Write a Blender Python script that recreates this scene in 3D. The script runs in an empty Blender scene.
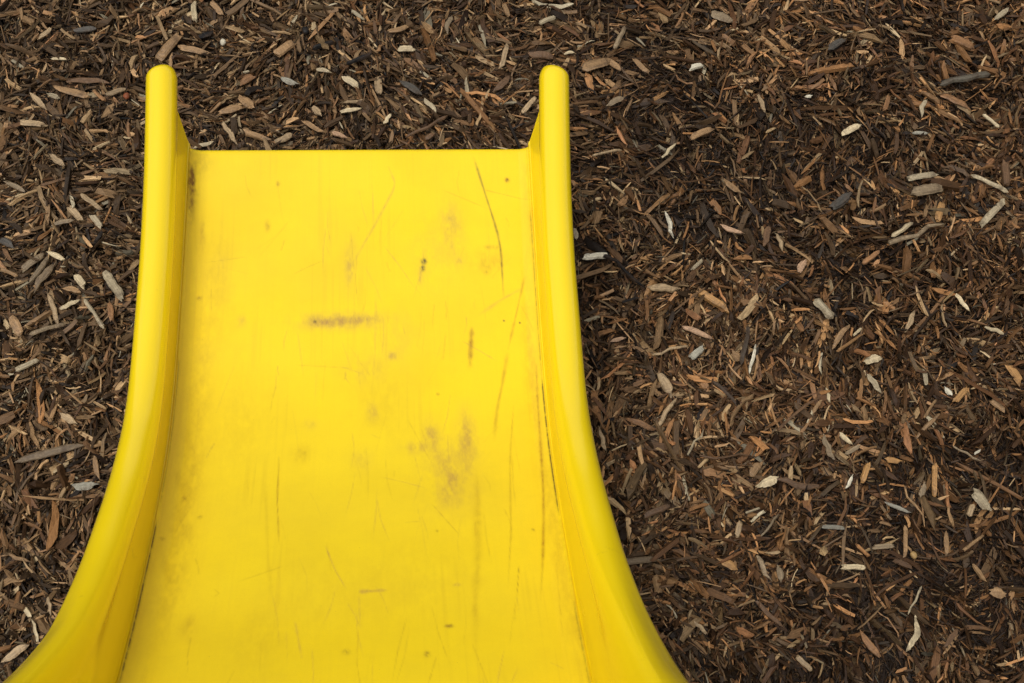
import bpy, math
import numpy as np
from mathutils import Matrix, Vector
SC = bpy.context.scene
COLL = SC.collection
rng = np.random.default_rng(7)

PIECES = [
    (-0.2805, 1.1519, -0.2541, 1.1884, 0.0138, 'tan', 'block', "long tan wood block leaning right, beyond the slide lip's left end, at the top"),
    (-0.2647, 1.1307, -0.2622, 1.1602, 0.0054, 'tan', 'splinter', "tan splinter upright, beyond the slide lip's left end"),
    (-0.3176, 1.0841, -0.3167, 1.0904, 0.0095, 'rust', 'pebble', 'small rust red nugget round, close left of the slide, beside the rail tip'),
    (-0.4426, 1.0921, -0.4223, 1.0684, 0.011, 'paletan', 'splinter', 'pale tan splinter leaning left, far left of the slide, beside the rail tip'),
    (-0.4217, 1.0921, -0.4067, 1.0842, 0.009, 'palegrey', 'splinter', 'short pale grey splinter leaning left, far left of the slide, beside the rail tip'),
    (-0.4162, 1.1049, -0.3677, 1.0873, 0.0108, 'tan', 'splinter', 'long tan splinter horizontal, far left of the slide, beside the rail tip'),
    (-0.396, 1.1145, -0.3431, 1.1113, 0.0112, 'brown', 'splinter', 'long brown splinter horizontal, far left of the slide, beside the rail tip'),
    (-0.393, 1.1946, -0.3665, 1.198, 0.0101, 'slate', 'flake', 'slate grey stony flake horizontal, far left of the slide, beside the top border'),
    (-0.4527, 1.0466, -0.4213, 1.0418, 0.0108, 'paletan', 'block', 'pale tan wood chip horizontal, far left of the slide, beside the rail tip'),
    (-0.3443, 1.0905, -0.3173, 1.1, 0.0096, 'paletan', 'splinter', 'pale tan splinter horizontal, close left of the slide, beside the rail tip'),
    (-0.4413, 1.1811, -0.4267, 1.1978, 0.008, 'paletan', 'splinter', 'pale tan splinter leaning right, far left of the slide, beside the top border'),
    (-0.4225, 1.1484, -0.4001, 1.1485, 0.0049, 'cream', 'splinter', 'cream splinter horizontal, far left of the slide, beside the top border'),
    (-0.2534, 1.1734, -0.2138, 1.162, 0.0098, 'tan', 'block', "long tan wood chip horizontal, beyond the slide lip's left end, at the top"),
    (0.3043, 1.1346, 0.3388, 1.1447, 0.018, 'tan', 'block', 'tan wood block horizontal, close right of the slide, near the top'),
    (0.3365, 1.1514, 0.3562, 1.133, 0.0115, 'tan', 'flake', 'tan wood flake leaning left, close right of the slide, near the top'),
    (0.3747, 1.1515, 0.3951, 1.1264, 0.0098, 'tan', 'splinter', 'tan splinter leaning left, right of the slide, near the top'),
    (0.3488, 1.165, 0.3676, 1.2043, 0.0086, 'greytan', 'stick', 'grey-tan stick leaning right, close right of the slide, at the very top'),
    (0.2794, 1.1614, 0.2937, 1.1648, 0.0067, 'cream', 'flake', "small cream wood flake horizontal, beyond the slide lip's right end, at the top"),
    (0.4951, 1.2275, 0.527, 1.2137, 0.016, 'greytan', 'splinter', 'grey-tan splinter leaning left, mid right, at the very top'),
    (0.455, 1.1314, 0.4711, 1.1365, 0.0098, 'white', 'block', 'short white wood chip horizontal, right of the slide, near the top'),
    (0.5468, 1.0898, 0.5533, 1.0618, 0.0091, 'paletan', 'splinter', 'pale tan splinter leaning left, mid right, near the top'),
    (0.445, 1.0184, 0.4743, 1.0327, 0.0107, 'tan', 'block', 'tan wood chip leaning right, right of the slide, at front-edge height'),
    (0.4023, 0.99, 0.4236, 1.0121, 0.0057, 'cream', 'splinter', 'cream splinter leaning right, right of the slide, at front-edge height'),
    (0.3054, 0.992, 0.3486, 1.0029, 0.0047, 'paletan', 'stick', 'long pale tan stick horizontal, close right of the slide, at front-edge height'),
    (0.335, 1.0768, 0.3568, 1.0883, 0.0093, 'greytan', 'flake', 'grey-tan wood flake leaning right, close right of the slide, near the top'),
    (0.6569, 1.0241, 0.6846, 1.0386, 0.0121, 'cream', 'flake', 'cream wood flake leaning right, mid right, near the top'),
    (0.6554, 1.1623, 0.6829, 1.1813, 0.0125, 'slate', 'flake', 'slate grey stony flake leaning right, mid right, at the very top'),
    (0.8069, 1.1013, 0.8848, 1.1199, 0.0132, 'weathered', 'stick', 'long black and pale grey weathered stick horizontal, by the right border, near the top'),
    (0.8439, 1.1853, 0.8724, 1.1715, 0.0164, 'orange', 'block', 'orange-brown wood block leaning left, by the right border, at the very top'),
    (0.9128, 1.2189, 0.9362, 1.2386, 0.0107, 'palegrey', 'splinter', 'pale grey splinter leaning right, by the right border, at the very top'),
    (0.7206, 1.0598, 0.7298, 1.0813, 0.0083, 'orange', 'block', 'short orange-brown wood chip upright, far right, near the top'),
    (0.774, 1.0531, 0.7843, 1.0796, 0.0083, 'palegrey', 'splinter', 'pale grey splinter upright, far right, near the top'),
    (0.7581, 1.027, 0.7795, 1.0269, 0.0066, 'bluewhite', 'splinter', 'bluish white splinter horizontal, far right, at front-edge height'),
    (0.8092, 1.0896, 0.8452, 1.0645, 0.0105, 'orange', 'splinter', 'long orange-brown splinter leaning left, far right, near the top'),
    (0.8621, 1.0546, 0.8825, 1.0331, 0.0069, 'cream', 'stick', 'cream stick leaning left, by the right border, near the top'),
    (0.2854, 0.8402, 0.3184, 0.8413, 0.0103, 'white', 'block', 'white wood chip horizontal, close right of the slide, in the upper half'),
    (0.3985, 0.9048, 0.4055, 0.8656, 0.007, 'white', 'splinter', 'white splinter upright, right of the slide, in the upper half'),
    (0.3101, 0.8355, 0.3599, 0.7869, 0.0072, 'black', 'twig', 'long black twig leaning left, close right of the slide, in the upper half'),
    (0.3284, 0.7687, 0.3524, 0.7755, 0.0042, 'black', 'twig', 'black thin twig horizontal, right of the slide, at half height'),
    (0.3667, 0.7897, 0.4062, 0.7906, 0.0116, 'paletan', 'splinter', 'long pale tan splinter horizontal, right of the slide, at half height'),
    (0.432, 0.7859, 0.466, 0.7595, 0.0132, 'orangetan', 'block', 'long golden tan wood block leaning left, right of the slide, at half height'),
    (0.4728, 0.8799, 0.4985, 0.8691, 0.0092, 'pinktan', 'splinter', 'pinkish tan splinter leaning left, mid right, in the upper half'),
    (0.5248, 0.8524, 0.5366, 0.8823, 0.0119, 'brown', 'flake', 'brown wood flake upright, mid right, in the upper half'),
    (0.4261, 0.818, 0.4422, 0.8325, 0.0054, 'palegrey', 'block', 'pale grey wood chip leaning right, right of the slide, in the upper half'),
    (0.2763, 0.8818, 0.2767, 0.8669, 0.0093, 'palegrey', 'flake', 'small pale grey wood flake upright, close right of the slide, in the upper half'),
    (0.5457, 0.8686, 0.5494, 0.8446, 0.0071, 'paletan', 'splinter', 'pale tan splinter upright, mid right, in the upper half'),
    (0.4846, 0.9503, 0.502, 0.9347, 0.0125, 'tan', 'flake', 'tan wood flake leaning left, mid right, at front-edge height'),
    (0.6261, 0.9075, 0.6524, 0.9274, 0.014, 'slate', 'flake', 'broad slate grey stony flake leaning right, mid right, in the upper half'),
    (0.7384, 0.9518, 0.7777, 0.9594, 0.0109, 'palegrey', 'block', 'pale grey wood chip horizontal, far right, at front-edge height'),
    (0.7718, 0.9579, 0.7917, 0.9514, 0.0066, 'tan', 'splinter', 'tan splinter horizontal, far right, at front-edge height'),
    (0.7403, 0.9298, 0.7839, 0.9389, 0.0154, 'greytan', 'block', 'long grey-tan wood block horizontal, far right, at front-edge height'),
    (0.7696, 0.8893, 0.7795, 0.914, 0.012, 'orangetan', 'block', 'golden tan wood block upright, far right, in the upper half'),
    (0.8247, 0.9544, 0.8766, 0.9304, 0.0083, 'palegrey', 'stick', 'long pale grey stick leaning left, by the right border, at front-edge height'),
    (0.8312, 0.8841, 0.8691, 0.921, 0.0107, 'palegrey', 'block', 'long pale grey wood block leaning right, by the right border, in the upper half'),
    (0.6986, 0.8611, 0.7307, 0.8805, 0.0084, 'cream', 'stick', 'cream stick leaning right, far right, in the upper half'),
    (0.691, 0.8476, 0.7713, 0.8755, 0.0087, 'greytan', 'twig', 'long grey-tan twig leaning right, far right, in the upper half'),
    (0.6558, 0.8226, 0.6786, 0.8387, 0.0095, 'orange', 'block', 'orange-brown wood chip leaning right, far right, in the upper half'),
    (0.5809, 0.7694, 0.6007, 0.7403, 0.0132, 'palegrey', 'stick', 'pale grey stick leaning left, mid right, at half height'),
    (0.7741, 0.7768, 0.7871, 0.7519, 0.0075, 'cream', 'splinter', 'cream splinter, just right of the pale tan splinter, by the right border'),
    (0.88, 0.9764, 0.8745, 0.9414, 0.0143, 'brown', 'block', 'brown wood block upright, by the right border, at front-edge height'),
    (0.5682, 0.8133, 0.5784, 0.8294, 0.0104, 'pinktan', 'flake', 'pinkish tan wood flake leaning right, mid right, in the upper half'),
    (0.4107, 0.6915, 0.4276, 0.7051, 0.0104, 'bluewhite', 'block', 'bluish white wood block leaning right, right of the slide, at half height'),
    (0.4858, 0.6708, 0.4983, 0.7109, 0.0051, 'white', 'splinter', 'long white splinter upright, mid right, at half height'),
    (0.4682, 0.6974, 0.475, 0.689, 0.0127, 'tan', 'flake', 'small tan wood flake leaning left, mid right, at half height'),
    (0.3211, 0.6146, 0.3573, 0.5979, 0.0094, 'orange', 'splinter', 'long orange-brown splinter leaning left, close right of the slide, in the lower half'),
    (0.36, 0.6005, 0.3876, 0.6386, 0.0074, 'paletan', 'splinter', 'long pale tan splinter leaning right, right of the slide, in the lower half'),
    (0.3703, 0.6716, 0.3818, 0.6442, 0.0147, 'paletan', 'flake', 'broad pale tan wood flake leaning left, right of the slide, at half height'),
    (0.3924, 0.5591, 0.4159, 0.5927, 0.0037, 'palegrey', 'twig', 'long pale grey thin twig leaning right, right of the slide, in the lower half'),
    (0.4818, 0.5221, 0.5041, 0.5306, 0.0124, 'cream', 'flake', 'broad cream wood flake leaning right, mid right, in the lower half'),
    (0.4709, 0.5352, 0.4854, 0.5517, 0.0121, 'tan', 'flake', 'broad tan wood flake leaning right, mid right, in the lower half'),
    (0.5698, 0.5866, 0.5765, 0.5535, 0.0093, 'greytan', 'splinter', 'grey-tan splinter upright, mid right, in the lower half'),
    (0.5611, 0.6163, 0.5722, 0.6309, 0.0062, 'tan', 'block', 'short tan wood chip leaning right, mid right, in the lower half'),
    (0.4072, 0.5575, 0.4735, 0.5572, 0.0039, 'brown', 'twig', 'long brown thin twig horizontal, right of the slide, in the lower half'),
    (0.5105, 0.5906, 0.5672, 0.6324, 0.005, 'brown', 'twig', 'long brown thin twig leaning right, mid right, in the lower half'),
    (0.5027, 0.5293, 0.5539, 0.519, 0.0092, 'brown', 'splinter', 'long brown splinter horizontal, mid right, in the lower half'),
    (0.2876, 0.602, 0.2928, 0.5718, 0.0063, 'paletan', 'splinter', 'pale tan splinter upright, close right of the slide, in the lower half'),
    (0.5703, 0.4168, 0.597, 0.4148, 0.0087, 'cream', 'block', 'cream wood chip horizontal, mid right, near the bottom'),
    (0.656, 0.4654, 0.6484, 0.4269, 0.0062, 'tan', 'block', 'long tan wood chip upright, far right, near the bottom'),
    (0.6389, 0.3554, 0.6619, 0.3897, 0.0035, 'palegrey', 'stick', 'long pale grey stick leaning right, far right, near the bottom'),
    (0.637, 0.3153, 0.6506, 0.3527, 0.0094, 'cream', 'splinter', 'long cream splinter upright, far right, at the very bottom'),
    (0.5792, 0.3383, 0.5962, 0.3085, 0.0113, 'orange', 'splinter', 'long orange-brown splinter leaning left, far right, at the very bottom'),
    (0.5, 0.3117, 0.5145, 0.2962, 0.0074, 'paletan', 'block', 'pale tan wood chip leaning left, right of the slide, at the very bottom'),
    (0.7504, 0.3809, 0.761, 0.3782, 0.0153, 'tan', 'flake', 'small tan wood flake horizontal, by the right border, near the bottom'),
    (0.732, 0.4146, 0.7453, 0.3933, 0.008, 'tan', 'splinter', 'tan splinter leaning left, by the right border, near the bottom'),
    (0.6095, 0.4392, 0.6358, 0.4409, 0.0074, 'greytan', 'block', 'grey-tan wood chip horizontal, far right, near the bottom'),
    (0.6785, 0.3174, 0.6981, 0.3381, 0.0078, 'brown', 'splinter', 'brown splinter leaning right, far right, at the very bottom'),
    (0.5516, 0.467, 0.5787, 0.465, 0.0063, 'silver', 'block', 'silvery grey wood chip horizontal, mid right, near the bottom'),
    (0.6578, 0.4316, 0.6605, 0.4253, 0.0092, 'yellowtan', 'pebble', 'small yellowish nugget round, far right, near the bottom'),
    (-0.4146, 0.5728, -0.3359, 0.5925, 0.0116, 'greybrown', 'splinter', 'long dull grey-brown splinter horizontal, far left of the slide, beside the lower part'),
    (-0.3459, 0.5401, -0.3205, 0.5407, 0.0125, 'bluewhite', 'flake', 'broad bluish white stony flake horizontal, close left of the slide, beside the lower part'),
    (-0.4041, 0.6233, -0.3892, 0.5873, 0.0057, 'tan', 'splinter', 'long tan splinter upright, far left of the slide, beside the lower part'),
    (-0.4257, 0.6916, -0.4008, 0.7058, 0.0082, 'palegrey', 'block', 'pale grey wood chip leaning right, far left of the slide, beside the middle'),
    (-0.3242, 0.577, -0.3164, 0.5493, 0.008, 'tan', 'splinter', 'tan splinter upright, close left of the slide, beside the lower part'),
    (-0.3672, 0.6316, -0.3497, 0.6196, 0.0096, 'paletan', 'flake', 'pale tan wood flake leaning left, far left of the slide, beside the lower part'),
    (-0.4087, 0.3366, -0.384, 0.3525, 0.0094, 'paletan', 'splinter', 'pale tan splinter leaning right, close left of the slide, beside the bottom corner'),
    (-0.4207, 0.4586, -0.3862, 0.4505, 0.0058, 'tan', 'splinter', 'long tan splinter horizontal, far left of the slide, beside the bottom corner'),
    (-0.3892, 0.397, -0.3816, 0.3865, 0.0064, 'cream', 'block', 'short cream wood chip leaning left, close left of the slide, beside the bottom corner'),
    (-0.3801, 0.383, -0.3713, 0.3578, 0.0043, 'cream', 'splinter', 'cream splinter upright, close left of the slide, beside the bottom corner'),
    (-0.3646, 0.4089, -0.3595, 0.3881, 0.0055, 'paletan', 'splinter', 'pale tan splinter upright, close left of the slide, beside the bottom corner'),
    (-0.364, 0.9336, -0.3383, 0.9112, 0.0081, 'paletan', 'block', 'pale tan wood chip leaning left, far left of the slide, beside the upper part'),
    (-0.3777, 0.9144, -0.3611, 0.8952, 0.0117, 'paletan', 'block', 'pale tan wood block leaning left, far left of the slide, beside the upper part'),
    (-0.3492, 0.9039, -0.3367, 0.8877, 0.009, 'palegrey', 'block', 'pale grey wood chip leaning left, close left of the slide, beside the upper part'),
    (-0.3271, 0.8215, -0.305, 0.7861, 0.0124, 'palegrey', 'block', 'long pale grey wood block leaning left, close left of the slide, beside the middle'),
    (-0.4012, 0.8509, -0.3817, 0.8406, 0.0081, 'cream', 'splinter', 'cream splinter leaning left, far left of the slide, beside the middle'),
    (-0.4207, 0.8073, -0.3994, 0.8451, 0.0095, 'greytan', 'splinter', 'long grey-tan splinter leaning right, far left of the slide, beside the middle'),
    (-0.43, 0.8285, -0.406, 0.8495, 0.01, 'greytan', 'block', 'grey-tan wood chip leaning right, far left of the slide, beside the middle'),
    (-0.4115, 0.8001, -0.3913, 0.8365, 0.0122, 'greybrown', 'splinter', 'long dull grey-brown splinter leaning right, far left of the slide, beside the middle'),
    (-0.3949, 0.7916, -0.3791, 0.7486, 0.0072, 'paletan', 'splinter', 'long pale tan splinter upright, far left of the slide, beside the middle'),
    (-0.3786, 0.7719, -0.3564, 0.7841, 0.007, 'cream', 'splinter', 'cream splinter leaning right, far left of the slide, beside the middle'),
    (-0.3504, 0.7854, -0.3229, 0.7436, 0.0061, 'palegrey', 'stick', 'long pale grey stick leaning left, close left of the slide, beside the middle'),
    (-0.413, 0.7356, -0.3697, 0.7512, 0.0069, 'greytan', 'stick', 'long grey-tan stick horizontal, far left of the slide, beside the middle'),
    (-0.4385, 0.7632, -0.4241, 0.7385, 0.013, 'tan', 'flake', 'broad tan wood flake leaning left, far left of the slide, beside the middle'),
    (-0.4631, 0.9551, -0.4379, 0.9415, 0.0084, 'greytan', 'splinter', 'grey-tan splinter leaning left, far left of the slide, beside the upper part'),
    (-0.3612, 0.8149, -0.3516, 0.8021, 0.0112, 'cream', 'block', 'short cream wood block leaning left, far left of the slide, beside the middle'),
    (-0.4096, 0.9956, -0.3917, 0.9788, 0.0096, 'paletan', 'splinter', 'pale tan splinter leaning left, far left of the slide, beside the upper part'),
    (-0.3982, 0.8898, -0.3712, 0.8968, 0.0074, 'greytan', 'splinter', 'grey-tan splinter horizontal, far left of the slide, beside the upper part'),
    (-0.4612, 0.8716, -0.4454, 0.8614, 0.0107, 'slate', 'flake', 'slate grey stony flake leaning left, far left of the slide, beside the upper part'),
    (-0.457, 0.8288, -0.4339, 0.8172, 0.0053, 'tan', 'stick', 'tan stick leaning left, far left of the slide, beside the middle'),
    (-0.376, 0.7997, -0.356, 0.7952, 0.011, 'tan', 'splinter', 'tan splinter horizontal, far left of the slide, beside the middle'),
    (-0.3207, 0.7822, -0.3153, 0.7572, 0.0085, 'orange', 'splinter', 'orange-brown splinter upright, close left of the slide, beside the middle'),
    (-0.2363, 1.2442, -0.2336, 1.2137, 0.0082, 'cream', 'block', "cream wood chip upright, beyond the slide lip's left end, at the top"),
    (-0.2116, 1.2444, -0.1971, 1.224, 0.009, 'tan', 'block', "tan wood chip leaning left, beyond the slide lip's left end, at the top"),
    (-0.1216, 1.1572, -0.0988, 1.1772, 0.0158, 'tan', 'block', "tan wood block leaning right, beyond the slide lip's middle, at the top"),
    (-0.1669, 1.0887, -0.1504, 1.0727, 0.0162, 'tan', 'flake', "broad tan wood flake leaning left, beyond the slide lip's left end"),
    (-0.194, 1.0664, -0.1625, 1.0743, 0.0127, 'tan', 'splinter', "tan splinter horizontal, beyond the slide lip's left end"),
    (-0.1894, 1.049, -0.1699, 1.0161, 0.0082, 'paletan', 'splinter', "pale tan splinter leaning left, beyond the slide lip's left end, close to it"),
    (-0.069, 1.0742, -0.0608, 1.063, 0.0116, 'paletan', 'flake', "small pale tan wood flake leaning left, beyond the slide lip's middle"),
    (-0.0655, 1.1342, -0.0465, 1.1293, 0.0081, 'palegrey', 'splinter', "pale grey splinter horizontal, beyond the slide lip's middle"),
    (-0.026, 1.1228, -0.0084, 1.1097, 0.011, 'cream', 'block', "cream wood chip leaning left, beyond the slide lip's middle"),
    (-0.0314, 1.0677, -0.0045, 1.0741, 0.008, 'cream', 'splinter', "cream splinter horizontal, beyond the slide lip's middle"),
    (-0.0301, 1.0838, -0.0017, 1.0886, 0.0064, 'paletan', 'splinter', "pale tan splinter horizontal, beyond the slide lip's middle"),
    (-0.0433, 1.0344, -0.0246, 1.0249, 0.0108, 'pinktan', 'splinter', "pinkish tan splinter leaning left, beyond the slide lip's middle, close to it"),
    (-0.0827, 1.2008, -0.0798, 1.1907, 0.0126, 'black', 'pebble', "small black nugget round, beyond the slide lip's middle, at the top"),
    (-0.1942, 1.1819, -0.194, 1.1753, 0.0095, 'white', 'pebble', "small white pebble round, beyond the slide lip's left end, at the top"),
    (-0.1113, 1.1194, -0.0923, 1.1113, 0.0127, 'bluewhite', 'flake', "bluish white stony flake leaning left, beyond the slide lip's middle"),
    (-0.16, 1.0348, -0.1306, 1.0221, 0.0122, 'tan', 'block', "tan wood block leaning left, beyond the slide lip's left end, close to it"),
    (-0.1187, 1.019, -0.0964, 1.0314, 0.0123, 'paletan', 'flake', "pale tan wood flake leaning right, beyond the slide lip's middle, close to it"),
    (-0.0247, 1.1408, 0.011, 1.1592, 0.0097, 'black', 'stick', "black stick leaning right, beyond the slide lip's middle"),
    (-0.0713, 1.164, -0.0412, 1.1757, 0.0082, 'black', 'stick', "black stick horizontal, beyond the slide lip's middle, at the top"),
    (-0.2296, 1.1852, -0.2084, 1.1969, 0.0115, 'black', 'flake', "black wood flake leaning right, beyond the slide lip's left end, at the top"),
    (-0.1676, 1.1113, -0.1491, 1.1227, 0.0143, 'orange', 'flake', "orange-brown wood flake leaning right, beyond the slide lip's left end"),
    (-0.2272, 1.0101, -0.2015, 1.0208, 0.0077, 'cream', 'splinter', "cream splinter leaning right, beyond the slide lip's left end, close to it"),
    (-0.0821, 1.0519, -0.0526, 1.0344, 0.0076, 'tan', 'splinter', "tan splinter leaning left, beyond the slide lip's middle, close to it"),
    (0.0469, 1.1693, 0.069, 1.1693, 0.0101, 'cream', 'block', "cream wood chip horizontal, beyond the slide lip's middle, at the top"),
    (0.0189, 1.1261, 0.0201, 1.0983, 0.0109, 'paletan', 'block', "pale tan wood block upright, beyond the slide lip's middle"),
    (0.1411, 1.1245, 0.1412, 1.0868, 0.0069, 'palegrey', 'splinter', "pale grey splinter upright, beyond the slide lip's right end"),
    (0.1901, 1.1378, 0.2001, 1.1731, 0.0084, 'paletan', 'block', "pale tan wood chip upright, beyond the slide lip's right end"),
    (0.0489, 1.1195, 0.0759, 1.0983, 0.0126, 'slate', 'splinter', "slate grey splinter leaning left, beyond the slide lip's middle"),
    (0.0825, 1.0885, 0.0969, 1.0659, 0.0074, 'palegrey', 'splinter', "pale grey splinter leaning left, beyond the slide lip's right end"),
    (0.0362, 1.1979, 0.0656, 1.2065, 0.0101, 'tan', 'splinter', "tan splinter horizontal, beyond the slide lip's middle, at the top"),
    (0.1155, 1.1948, 0.122, 1.2239, 0.0084, 'greytan', 'splinter', "grey-tan splinter upright, beyond the slide lip's right end, at the top"),
    (0.2155, 1.0641, 0.2347, 1.0884, 0.0087, 'paletan', 'block', "pale tan wood chip leaning right, beyond the slide lip's right end"),
    (0.1787, 1.0982, 0.199, 1.1196, 0.012, 'brown', 'splinter', "brown splinter leaning right, beyond the slide lip's right end"),
    (0.0542, 1.0246, 0.113, 1.0578, 0.0061, 'brown', 'stick', "long brown stick leaning right, beyond the slide lip's middle, close to it"),
    (0.1976, 1.2416, 0.2024, 1.2226, 0.0089, 'tan', 'block', "short tan wood chip upright, beyond the slide lip's right end, at the top"),
    (0.2455, 1.2073, 0.2703, 1.2194, 0.0083, 'palegrey', 'stick', "pale grey stick leaning right, beyond the slide lip's right end, at the top"),
    (0.2276, 1.163, 0.2623, 1.1563, 0.0135, 'brown', 'splinter', "brown splinter horizontal, beyond the slide lip's right end"),
    (0.0264, 1.0516, 0.036, 1.066, 0.0058, 'cream', 'splinter', "short cream splinter leaning right, beyond the slide lip's middle, close to it"),
    (0.0824, 1.0245, 0.0934, 1.0324, 0.009, 'brown', 'flake', "small brown wood flake leaning right, beyond the slide lip's right end, close to it"),
    (0.5968, 0.7036, 0.6208, 0.7329, 0.0089, 'tan', 'splinter', 'tan splinter leaning right, mid right, at half height'),
    (0.6266, 0.7186, 0.6435, 0.734, 0.0038, 'cream', 'splinter', 'cream splinter leaning right, mid right, at half height'),
    (0.6369, 0.6819, 0.6574, 0.6871, 0.0109, 'cream', 'flake', 'cream wood flake horizontal, far right, at half height'),
    (0.6382, 0.6652, 0.65, 0.6403, 0.0099, 'palegrey', 'splinter', 'pale grey splinter leaning left, far right, at half height'),
    (0.6963, 0.7232, 0.7131, 0.7516, 0.0102, 'paletan', 'splinter', 'pale tan splinter leaning right, far right, at half height'),
    (0.7137, 0.6694, 0.713, 0.65, 0.008, 'palegrey', 'block', 'pale grey wood chip upright, far right, at half height'),
    (0.7371, 0.6454, 0.7432, 0.6357, 0.0087, 'white', 'flake', 'small white wood flake leaning left, far right, at half height'),
    (0.747, 0.6274, 0.7659, 0.6449, 0.0086, 'orangetan', 'block', 'golden tan wood chip leaning right, by the right border, at half height'),
    (0.8072, 0.73, 0.8319, 0.7181, 0.0076, 'cream', 'splinter', 'cream splinter, just above the golden tan wood block, by the right border'),
    (0.8269, 0.6729, 0.837, 0.6504, 0.0117, 'orangetan', 'block', 'golden tan wood block leaning left, by the right border, at half height'),
    (0.5824, 0.6484, 0.5837, 0.6307, 0.0053, 'cream', 'splinter', 'short cream splinter upright, mid right, at half height'),
    (0.5641, 0.657, 0.5663, 0.6351, 0.0067, 'orange', 'block', 'orange-brown wood chip upright, mid right, at half height'),
    (0.7011, 0.6039, 0.7224, 0.6293, 0.0049, 'tan', 'stick', 'tan stick leaning right, far right, in the lower half'),
    (0.6891, 0.5787, 0.723, 0.6102, 0.0061, 'tan', 'splinter', 'long tan splinter leaning right, far right, in the lower half'),
    (0.5893, 0.5889, 0.6049, 0.5739, 0.0069, 'cream', 'splinter', 'cream splinter leaning left, mid right, in the lower half'),
    (0.5954, 0.561, 0.6147, 0.5711, 0.0062, 'greytan', 'flake', 'grey-tan wood flake leaning right, mid right, in the lower half'),
    (0.7956, 0.6278, 0.8099, 0.6138, 0.0088, 'tan', 'block', 'tan wood chip leaning left, by the right border, in the lower half'),
    (0.7337, 0.5684, 0.7657, 0.5465, 0.0042, 'greytan', 'stick', 'long grey-tan stick leaning left, by the right border, in the lower half'),
    (0.7613, 0.5571, 0.7702, 0.5636, 0.0036, 'white', 'splinter', 'short white splinter leaning right, by the right border, in the lower half'),
    (0.6115, 0.5253, 0.6225, 0.5472, 0.0097, 'orangetan', 'block', 'golden tan wood block upright, far right, in the lower half'),
    (0.6449, 0.5519, 0.6635, 0.5489, 0.0094, 'orangetan', 'flake', 'golden tan wood flake horizontal, far right, in the lower half'),
    (0.7059, 0.5426, 0.6991, 0.5038, 0.0076, 'orangetan', 'block', 'long golden tan wood chip upright, far right, in the lower half'),
    (0.7504, 0.5064, 0.7643, 0.4854, 0.0152, 'palegrey', 'block', 'pale grey wood block leaning left, by the right border, in the lower half'),
    (0.7386, 0.4772, 0.7463, 0.491, 0.0084, 'paletan', 'block', 'short pale tan wood chip upright, by the right border, near the bottom'),
    (0.5901, 0.5168, 0.5999, 0.5321, 0.0048, 'white', 'splinter', 'short white splinter leaning right, mid right, in the lower half'),
    (0.6347, 0.4965, 0.6625, 0.4817, 0.0054, 'silver', 'splinter', 'silvery grey splinter leaning left, far right, near the bottom'),
    (0.6588, 0.5126, 0.6753, 0.4611, 0.004, 'tan', 'twig', 'long tan thin twig leaning left, far right, near the bottom'),
    (0.68, 0.503, 0.6889, 0.5183, 0.0084, 'greytan', 'flake', 'grey-tan wood flake leaning right, far right, in the lower half'),
    (0.7242, 0.4335, 0.7542, 0.4527, 0.0046, 'tan', 'block', 'tan wood chip leaning right, by the right border, near the bottom'),
    (0.7061, 0.4578, 0.7007, 0.4279, 0.0075, 'tan', 'splinter', 'tan splinter upright, far right, near the bottom'),
    (0.3338, 0.4866, 0.3629, 0.4971, 0.0098, 'brown', 'block', 'brown wood block leaning right, close right of the slide, near the bottom'),
    (0.3024, 0.4283, 0.3447, 0.4319, 0.0097, 'greybrown', 'block', 'long dull grey-brown wood block horizontal, close right of the slide, near the bottom'),
    (0.4216, 0.4273, 0.4386, 0.417, 0.0101, 'orangetan', 'flake', 'golden tan wood flake leaning left, right of the slide, near the bottom'),
    (0.4446, 0.4587, 0.4502, 0.4747, 0.0072, 'paletan', 'block', 'short pale tan wood chip upright, right of the slide, near the bottom'),
    (0.4659, 0.4321, 0.4783, 0.4037, 0.0076, 'greytan', 'splinter', 'grey-tan splinter leaning left, right of the slide, near the bottom'),
    (0.3817, 0.3565, 0.3944, 0.342, 0.0061, 'paletan', 'splinter', 'pale tan splinter leaning left, close right of the slide, at the very bottom'),
    (0.4726, 0.4566, 0.4995, 0.4847, 0.0047, 'greytan', 'stick', 'long grey-tan stick leaning right, mid right, near the bottom'),
    (0.4576, 0.4858, 0.4768, 0.4916, 0.0037, 'palegrey', 'stick', 'pale grey stick leaning right, right of the slide, near the bottom'),
    (0.4911, 0.4191, 0.4926, 0.4021, 0.0099, 'greytan', 'flake', 'grey-tan wood flake upright, mid right, near the bottom'),
    (0.4594, 0.3778, 0.488, 0.3472, 0.0075, 'brown', 'splinter', 'long brown splinter leaning left, right of the slide, at the very bottom'),
    (0.4058, 0.7335, 0.4418, 0.7174, 0.01, 'pinktan', 'splinter', 'long pinkish tan splinter leaning left, right of the slide, at half height'),
    (0.3117, 0.7196, 0.33, 0.7234, 0.0069, 'pinktan', 'splinter', 'pinkish tan splinter horizontal, close right of the slide, at half height'),
    (0.3611, 0.6965, 0.4084, 0.7068, 0.0041, 'paletan', 'stick', 'long pale tan stick horizontal, right of the slide, at half height'),
    (0.4753, 0.6807, 0.4907, 0.7349, 0.0077, 'charcoal', 'stick', 'long charcoal stick upright, mid right, at half height'),
    (0.613, 1.0848, 0.6218, 1.0864, 0.0065, 'white', 'flake', 'small white wood flake horizontal, mid right, near the top'),
]

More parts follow.
